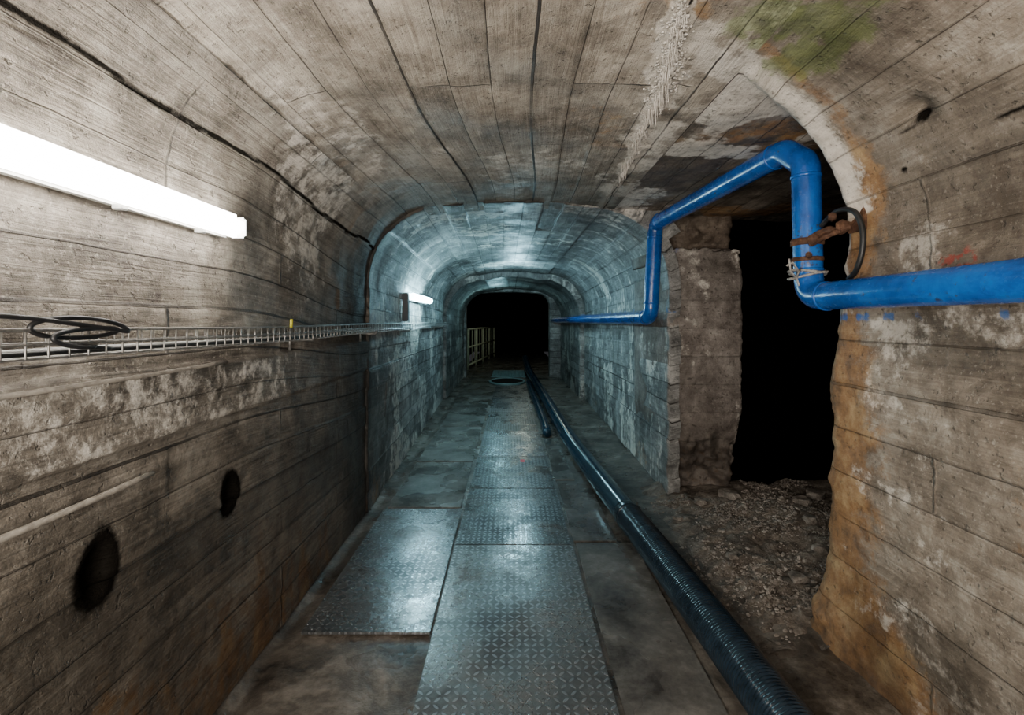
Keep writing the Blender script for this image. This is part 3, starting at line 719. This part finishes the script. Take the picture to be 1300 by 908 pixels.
parts(box_ob('anchor_plate',(1.462,2.02,1.88),(1.478,2.12,1.98),mRust,.003))
pts=[]
for i in range(90):
    a=i/90*2*math.pi*2.3; rr=.074+.006*math.sin(i*1.7)
    pts.append((1.399+rr*math.cos(a),2.3+rr*math.sin(a),1.70+.045*i/90+.01*math.sin(a*1.5)))
multi_tube('tie_wire',[(pts,.006,6),([(1.33,2.26,1.72),(1.305,2.22,1.735),(1.27,2.2,1.765),(1.245,2.2,1.75)],.005,6),([(1.33,2.26,1.71),(1.29,2.21,1.70),(1.262,2.2,1.725),(1.25,2.19,1.78)],.004,6),([(1.33,2.24,1.74),(1.30,2.22,1.70),(1.30,2.2,1.66)],.004,6)],mTie,label='frayed grey tie wire wound around the blue pipe',cat='wire')
tube_ob('cable_loop',catmull([(1.40,2.20,1.93),(1.41,2.11,1.975),(1.42,2.02,1.955),(1.43,1.985,1.88),(1.43,1.985,1.79),(1.43,2.02,1.71),(1.44,2.08,1.680)],.01),.011,mBlack,seg=10,label='short black cable looping behind the blue pipe',cat='cable')

# ---------------------------------------------------------------- lamps
def lamp(k,x,y0,y1,z,r,em,cap,label):
    E=empty('tube_lamp' if k==0 else 'tube_lamp.%03d'%k,(x-.05,(y0+y1)/2,z),label=label,cat='lamp',group='fluorescent lamps on the tunnel wall')
    d=box_ob('diffuser',(x-.04,y0+.012,z-r),(x+.030,y1-.012,z+r),em,.028,6); par(d,E)
    for a,b in ((y0,y0+.022),(y1-.018,y1)):
        c=box_ob('end_cap',(x-.042,a,z-r+.004),(x+.020,b,z+r-.004),cap,.008,3); par(c,E)
    h=box_ob('housing',(x-.078,y0+.01,z-.04),(x-.042,y1-.01,z+.04),mWhiteP,.008); par(h,E)
    for yy in (y0+.2,y1-.2,y1-.55):
        c=box_ob('clip',(x-.05,yy-.012,z-r-.012),(x-.02,yy+.012,z-r+.004),mGreyP,.003); par(c,E)
lamp(0,-1.045,.60,1.90,1.862,.043,mEm1,mCap,'added fluorescent tube lamp, unseen behind the camera')
lamp(1,-1.075,5.35,6.6,1.775,.036,mEm2,mCap2,'lit cool white tube lamp on the blue-tinted lining')
lamp(2,-1.045,-2.6,-1.3,1.862,.043,mEm1,mCap,'added fluorescent tube lamp, unseen behind the camera')  # extra tube out of view, added to even out the light
box_ob('junction_box',(-1.15,5.17,1.50),(-1.085,5.25,1.80),mBoxP,.008,label='slim dark grey electrical box below the tube lamp',cat='junction box')

# ---------------------------------------------------------------- cable tray
def trx(y): return -1.045 if y<3.8 else -1.045-.03*(y-3.8)
paths=[]
for dx,z in ((-.05,1.478),(-.05,1.447),(-.045,1.418),(-.015,1.416),(.018,1.416),(.05,1.418),(.052,1.447),(.052,1.478)):
    pth=[(trx(y)+dx,y,z+.004*math.sin(y*2.1)) for y in np.arange(-2,9.4,.3)]
    paths.append((pth,.0028 if z<1.47 else .0034,6))
y=-1.0
while y<9.2:
    s=.004*math.sin(y*2.1); x=trx(y)
    paths.append(([(x-.05,y,1.48+s),(x-.05,y,1.418+s),(x-.045,y,1.414+s),(x+.047,y,1.414+s),(x+.052,y,1.418+s),(x+.052,y,1.48+s)],.0022,5))
    y+=.05 if y<4 else .1
E=empty('cable_tray',(-1.055,2,1.41),label='galvanised wire mesh cable tray along the concrete wall',cat='cable tray')
o=multi_tube('wire_basket',paths,mSteel); par(o,E)
for yy in (.9,2.45,3.6,5,6.5,8):
    x=trx(yy); bx=-1.115 if yy<4 else -1.11-.032*(yy-3.84)
    o=multi_tube('bracket',[([(bx,yy,1.408),(x+.055,yy,1.408)],.008,6),([(bx+.008,yy,1.35),(bx+.008,yy,1.45)],.008,6),([(x+.055,yy,1.408),(x+.055,yy,1.43)],.006,6)],mSteel); par(o,E)
for k,(dx,dz,r) in enumerate(((-.025,.0,.007),(.005,.0,.009),(.03,.002,.006))):
    pts=[(trx(y)+dx+.008*math.sin(y*3+k),y,1.4195+r+dz+.004*math.sin(y*2.1)) for y in np.arange(-2,9.2,.12)]
    tube_ob('cable' if k==0 else 'cable.%03d'%k,pts,r,(mBlack,mGreyP,mBlack)[k],seg=8,label='%s cable lying in the wire mesh tray'%('black','grey','black')[k] if k!=2 else 'thin black cable lying in the wire mesh tray',cat='cable',group='cables in the tray')
cp=[]
for i in range(120):
    a=i/120*2*math.pi*1.8
    cp.append((-.985+.010*math.cos(a*.5+1),1.13+.105*math.cos(a)*(1+.18*math.sin(a*.37+1)),1.474+.020*math.sin(a)*(1+.35*math.sin(a*.6))+.012*math.sin(a*.45)))
cp=[(-1.03,.80,1.505),(-1.01,.90,1.512),(-.99,1.02,1.505)]+cp+[(-.99,1.10,1.445),(-1.0,1.22,1.432)]
tube_ob('cable_coil',catmull(cp,.01),.0055,mBlack,seg=8,label='loose coil of black cable hanging over the tray',cat='cable')
tube_ob('cable_tag',[(-.988,2.2,1.472),(-.986,2.2,1.510)],.007,mYel,seg=6,label='small yellow plastic clip on the cable tray',cat='clip')
tube_ob('conduit',[(-1.106,y,1.335+.004*math.sin(y*3)+.01*max(0,y-1)) for y in np.arange(-.5,2.0,.1)],.007,mRope,seg=8,label='thin pale conduit fixed along the concrete wall',cat='conduit')
tube_ob('rope',[(-1.100,y,1.035+.006*math.sin(y*4)) for y in np.arange(-.5,1.52,.08)],.009,mRope,seg=8,label='pale cord along the lower concrete wall',cat='rope')

# ---------------------------------------------------------------- stalactites & crust
V=[];Fc=[]
def addcone(x,y,z,r,l):
    base=len(V); n=6; rings=5
    bx,by=random.uniform(-.12,.12)*l,random.uniform(-.12,.12)*l
    for i in range(rings):
        t=i/(rings-1); rad=r*(1-t)**.7*random.uniform(.8,1.2)+.0006
        for k in range(n):
            a=2*math.pi*k/n; V.append((x+bx*t+rad*math.cos(a),y+by*t+rad*math.sin(a),z-l*t))
    for i in range(rings-1):
        for k in range(n): Fc.append((base+i*n+k,base+i*n+(k+1)%n,base+(i+1)*n+(k+1)%n,base+(i+1)*n+k))
    Fc.append(tuple(base+(rings-1)*n+k for k in range(n)))
for i in range(520):
    y=1.1+2.6*random.random(); x=float(crx(y))+random.gauss(0,.012)
    if float(crw(y))<random.random(): continue
    big=math.exp(-((y-2.05)/.3)**2)+.9*math.exp(-((y-3.05)/.35)**2)
    l=random.uniform(.003,.011)+big*random.random()**2.5*.065
    addcone(x,y,2.445,random.uniform(.0012,.0028)*(1+.7*big),l+.018)
for i in range(3600):
    y=1.1+2.6*random.random(); wd=float(fbm(y*9,0,0,4,42)); x=float(crx(y))+random.gauss(0,.005+.034*wd*float(crw(y))); r=random.uniform(.0016,.0052)
    if float(crw(y))+.15<random.random(): continue
    base=len(V)
    for v in I1[0]:
        q=r*random.uniform(.5,1.5); V.append((x+v.x*q*1.4,y+v.y*q*1.5,2.4400+v.z*q*.8))
    Fc+=[[base+j for j in f] for f in I1[1]]
mesh_ob('stalactites',V,Fc,mLime,kind='stuff',label='white calcite crust and small stalactites hanging from a ceiling crack',cat='stalactites')

# ---------------------------------------------------------------- far things
paths=[]
for x in np.arange(-.5,.41,.075): paths.append(([(x,12.9,.03),(x,14.6,.03)],.012,4))
for y in np.arange(12.9,14.7,.26): paths.append(([(-.5,y,.03),(.4,y,.03)],.016,4))
multi_tube('floor_grate',paths,mTeal,smooth=False,label='pale steel floor grating over a dark pit',cat='grate')
E=empty('floor_drain',(-.08,12.1,.0),label='round dark drain opening in the tunnel floor',cat='drain')
ring=[(-.08+.42*math.cos(a),12.0+.62*math.sin(a),.02) for a in np.linspace(0,2*math.pi,41)]
o=tube_ob('rim',ring,.03,mTeal,seg=8); par(o,E)
Vd=[(-.08+.41*math.cos(a),12.0+.61*math.sin(a),.03) for a in np.linspace(0,2*math.pi,40,endpoint=False)]
o=mesh_ob('cover',Vd+[(v[0],v[1],.005) for v in Vd],[tuple(range(40))]+[(i,i+40,(i+1)%40+40,(i+1)%40) for i in range(40)],mVoid,smooth=False); par(o,E)  # flat black disc stands in for the dark inside the open drain
E=empty('railing',(-1.1,15,0),label='pale cream metal railing beyond the tunnel end',cat='railing')
def rp(t,z): return (-1.33+.62*t,15.2+6*t,z)
o=multi_tube('rail',[([rp(0,z),rp(1,z)],.03,8) for z in (1.25,.68,.12)],mRailC); par(o,E)
for i in range(5):
    o=multi_tube('post',[([rp(i/4,-.01),rp(i/4,1.25)],.035,8)],mRailC); par(o,E)
o=multi_tube('pickets',[([rp((i+.5)/12,.12),rp((i+.5)/12,1.25)],.012,6) for i in range(12)],mRailC); par(o,E)

# ---------------------------------------------------------------- lights
def area(name,loc,rot,sx,sy,e,col):
    l=bpy.data.lights.new(name,'AREA'); l.shape='RECTANGLE'; l.size=sx; l.size_y=sy; l.energy=e; l.color=col
    o=bpy.data.objects.new(name,l); o.location=loc; o.rotation_euler=rot; COL.objects.link(o); return o
def point(name,loc,e,col,r=.15):
    l=bpy.data.lights.new(name,'POINT'); l.energy=e; l.color=col; l.shadow_soft_size=r
    o=bpy.data.objects.new(name,l); o.location=loc; COL.objects.link(o)
area('camera_fill',(-.35,-.7,1.35),(math.radians(113),0,math.radians(-12)),1.1,.7,104,(1.0,.92,.81))  # fill added out of view behind the camera
point('tunnel_fill',(.1,8.2,2.15),46,(.44,.84,1.0))  # unseen fill added to brighten the lining, no fixture here
point('tunnel_fill.001',(-.3,11.6,2.0),18,(.42,.88,1.0))  # second unseen fill, added for the far section
point('hall_fill',(.4,16.0,2.9),26,(.9,1,.85),.3)  # unseen fill added so that the railing shows
w=bpy.data.worlds.new('World'); SC.world=w; w.use_nodes=True
w.node_tree.nodes['Background'].inputs[0].default_value=(.5,.5,.55,1); w.node_tree.nodes['Background'].inputs[1].default_value=.05

# ---------------------------------------------------------------- camera
cd=bpy.data.cameras.new('camera'); cam=bpy.data.objects.new('camera',cd); COL.objects.link(cam)
cd.sensor_width=36; cd.sensor_fit='HORIZONTAL'; cd.lens=36*F/1300
cam.location=(0,0,H); cam.rotation_euler=(math.radians(90),0,0)
cd.shift_x=(650-UC)/1300; cd.shift_y=-(454-VC)/1300; cd.clip_start=.02; cd.clip_end=100
SC.camera=cam
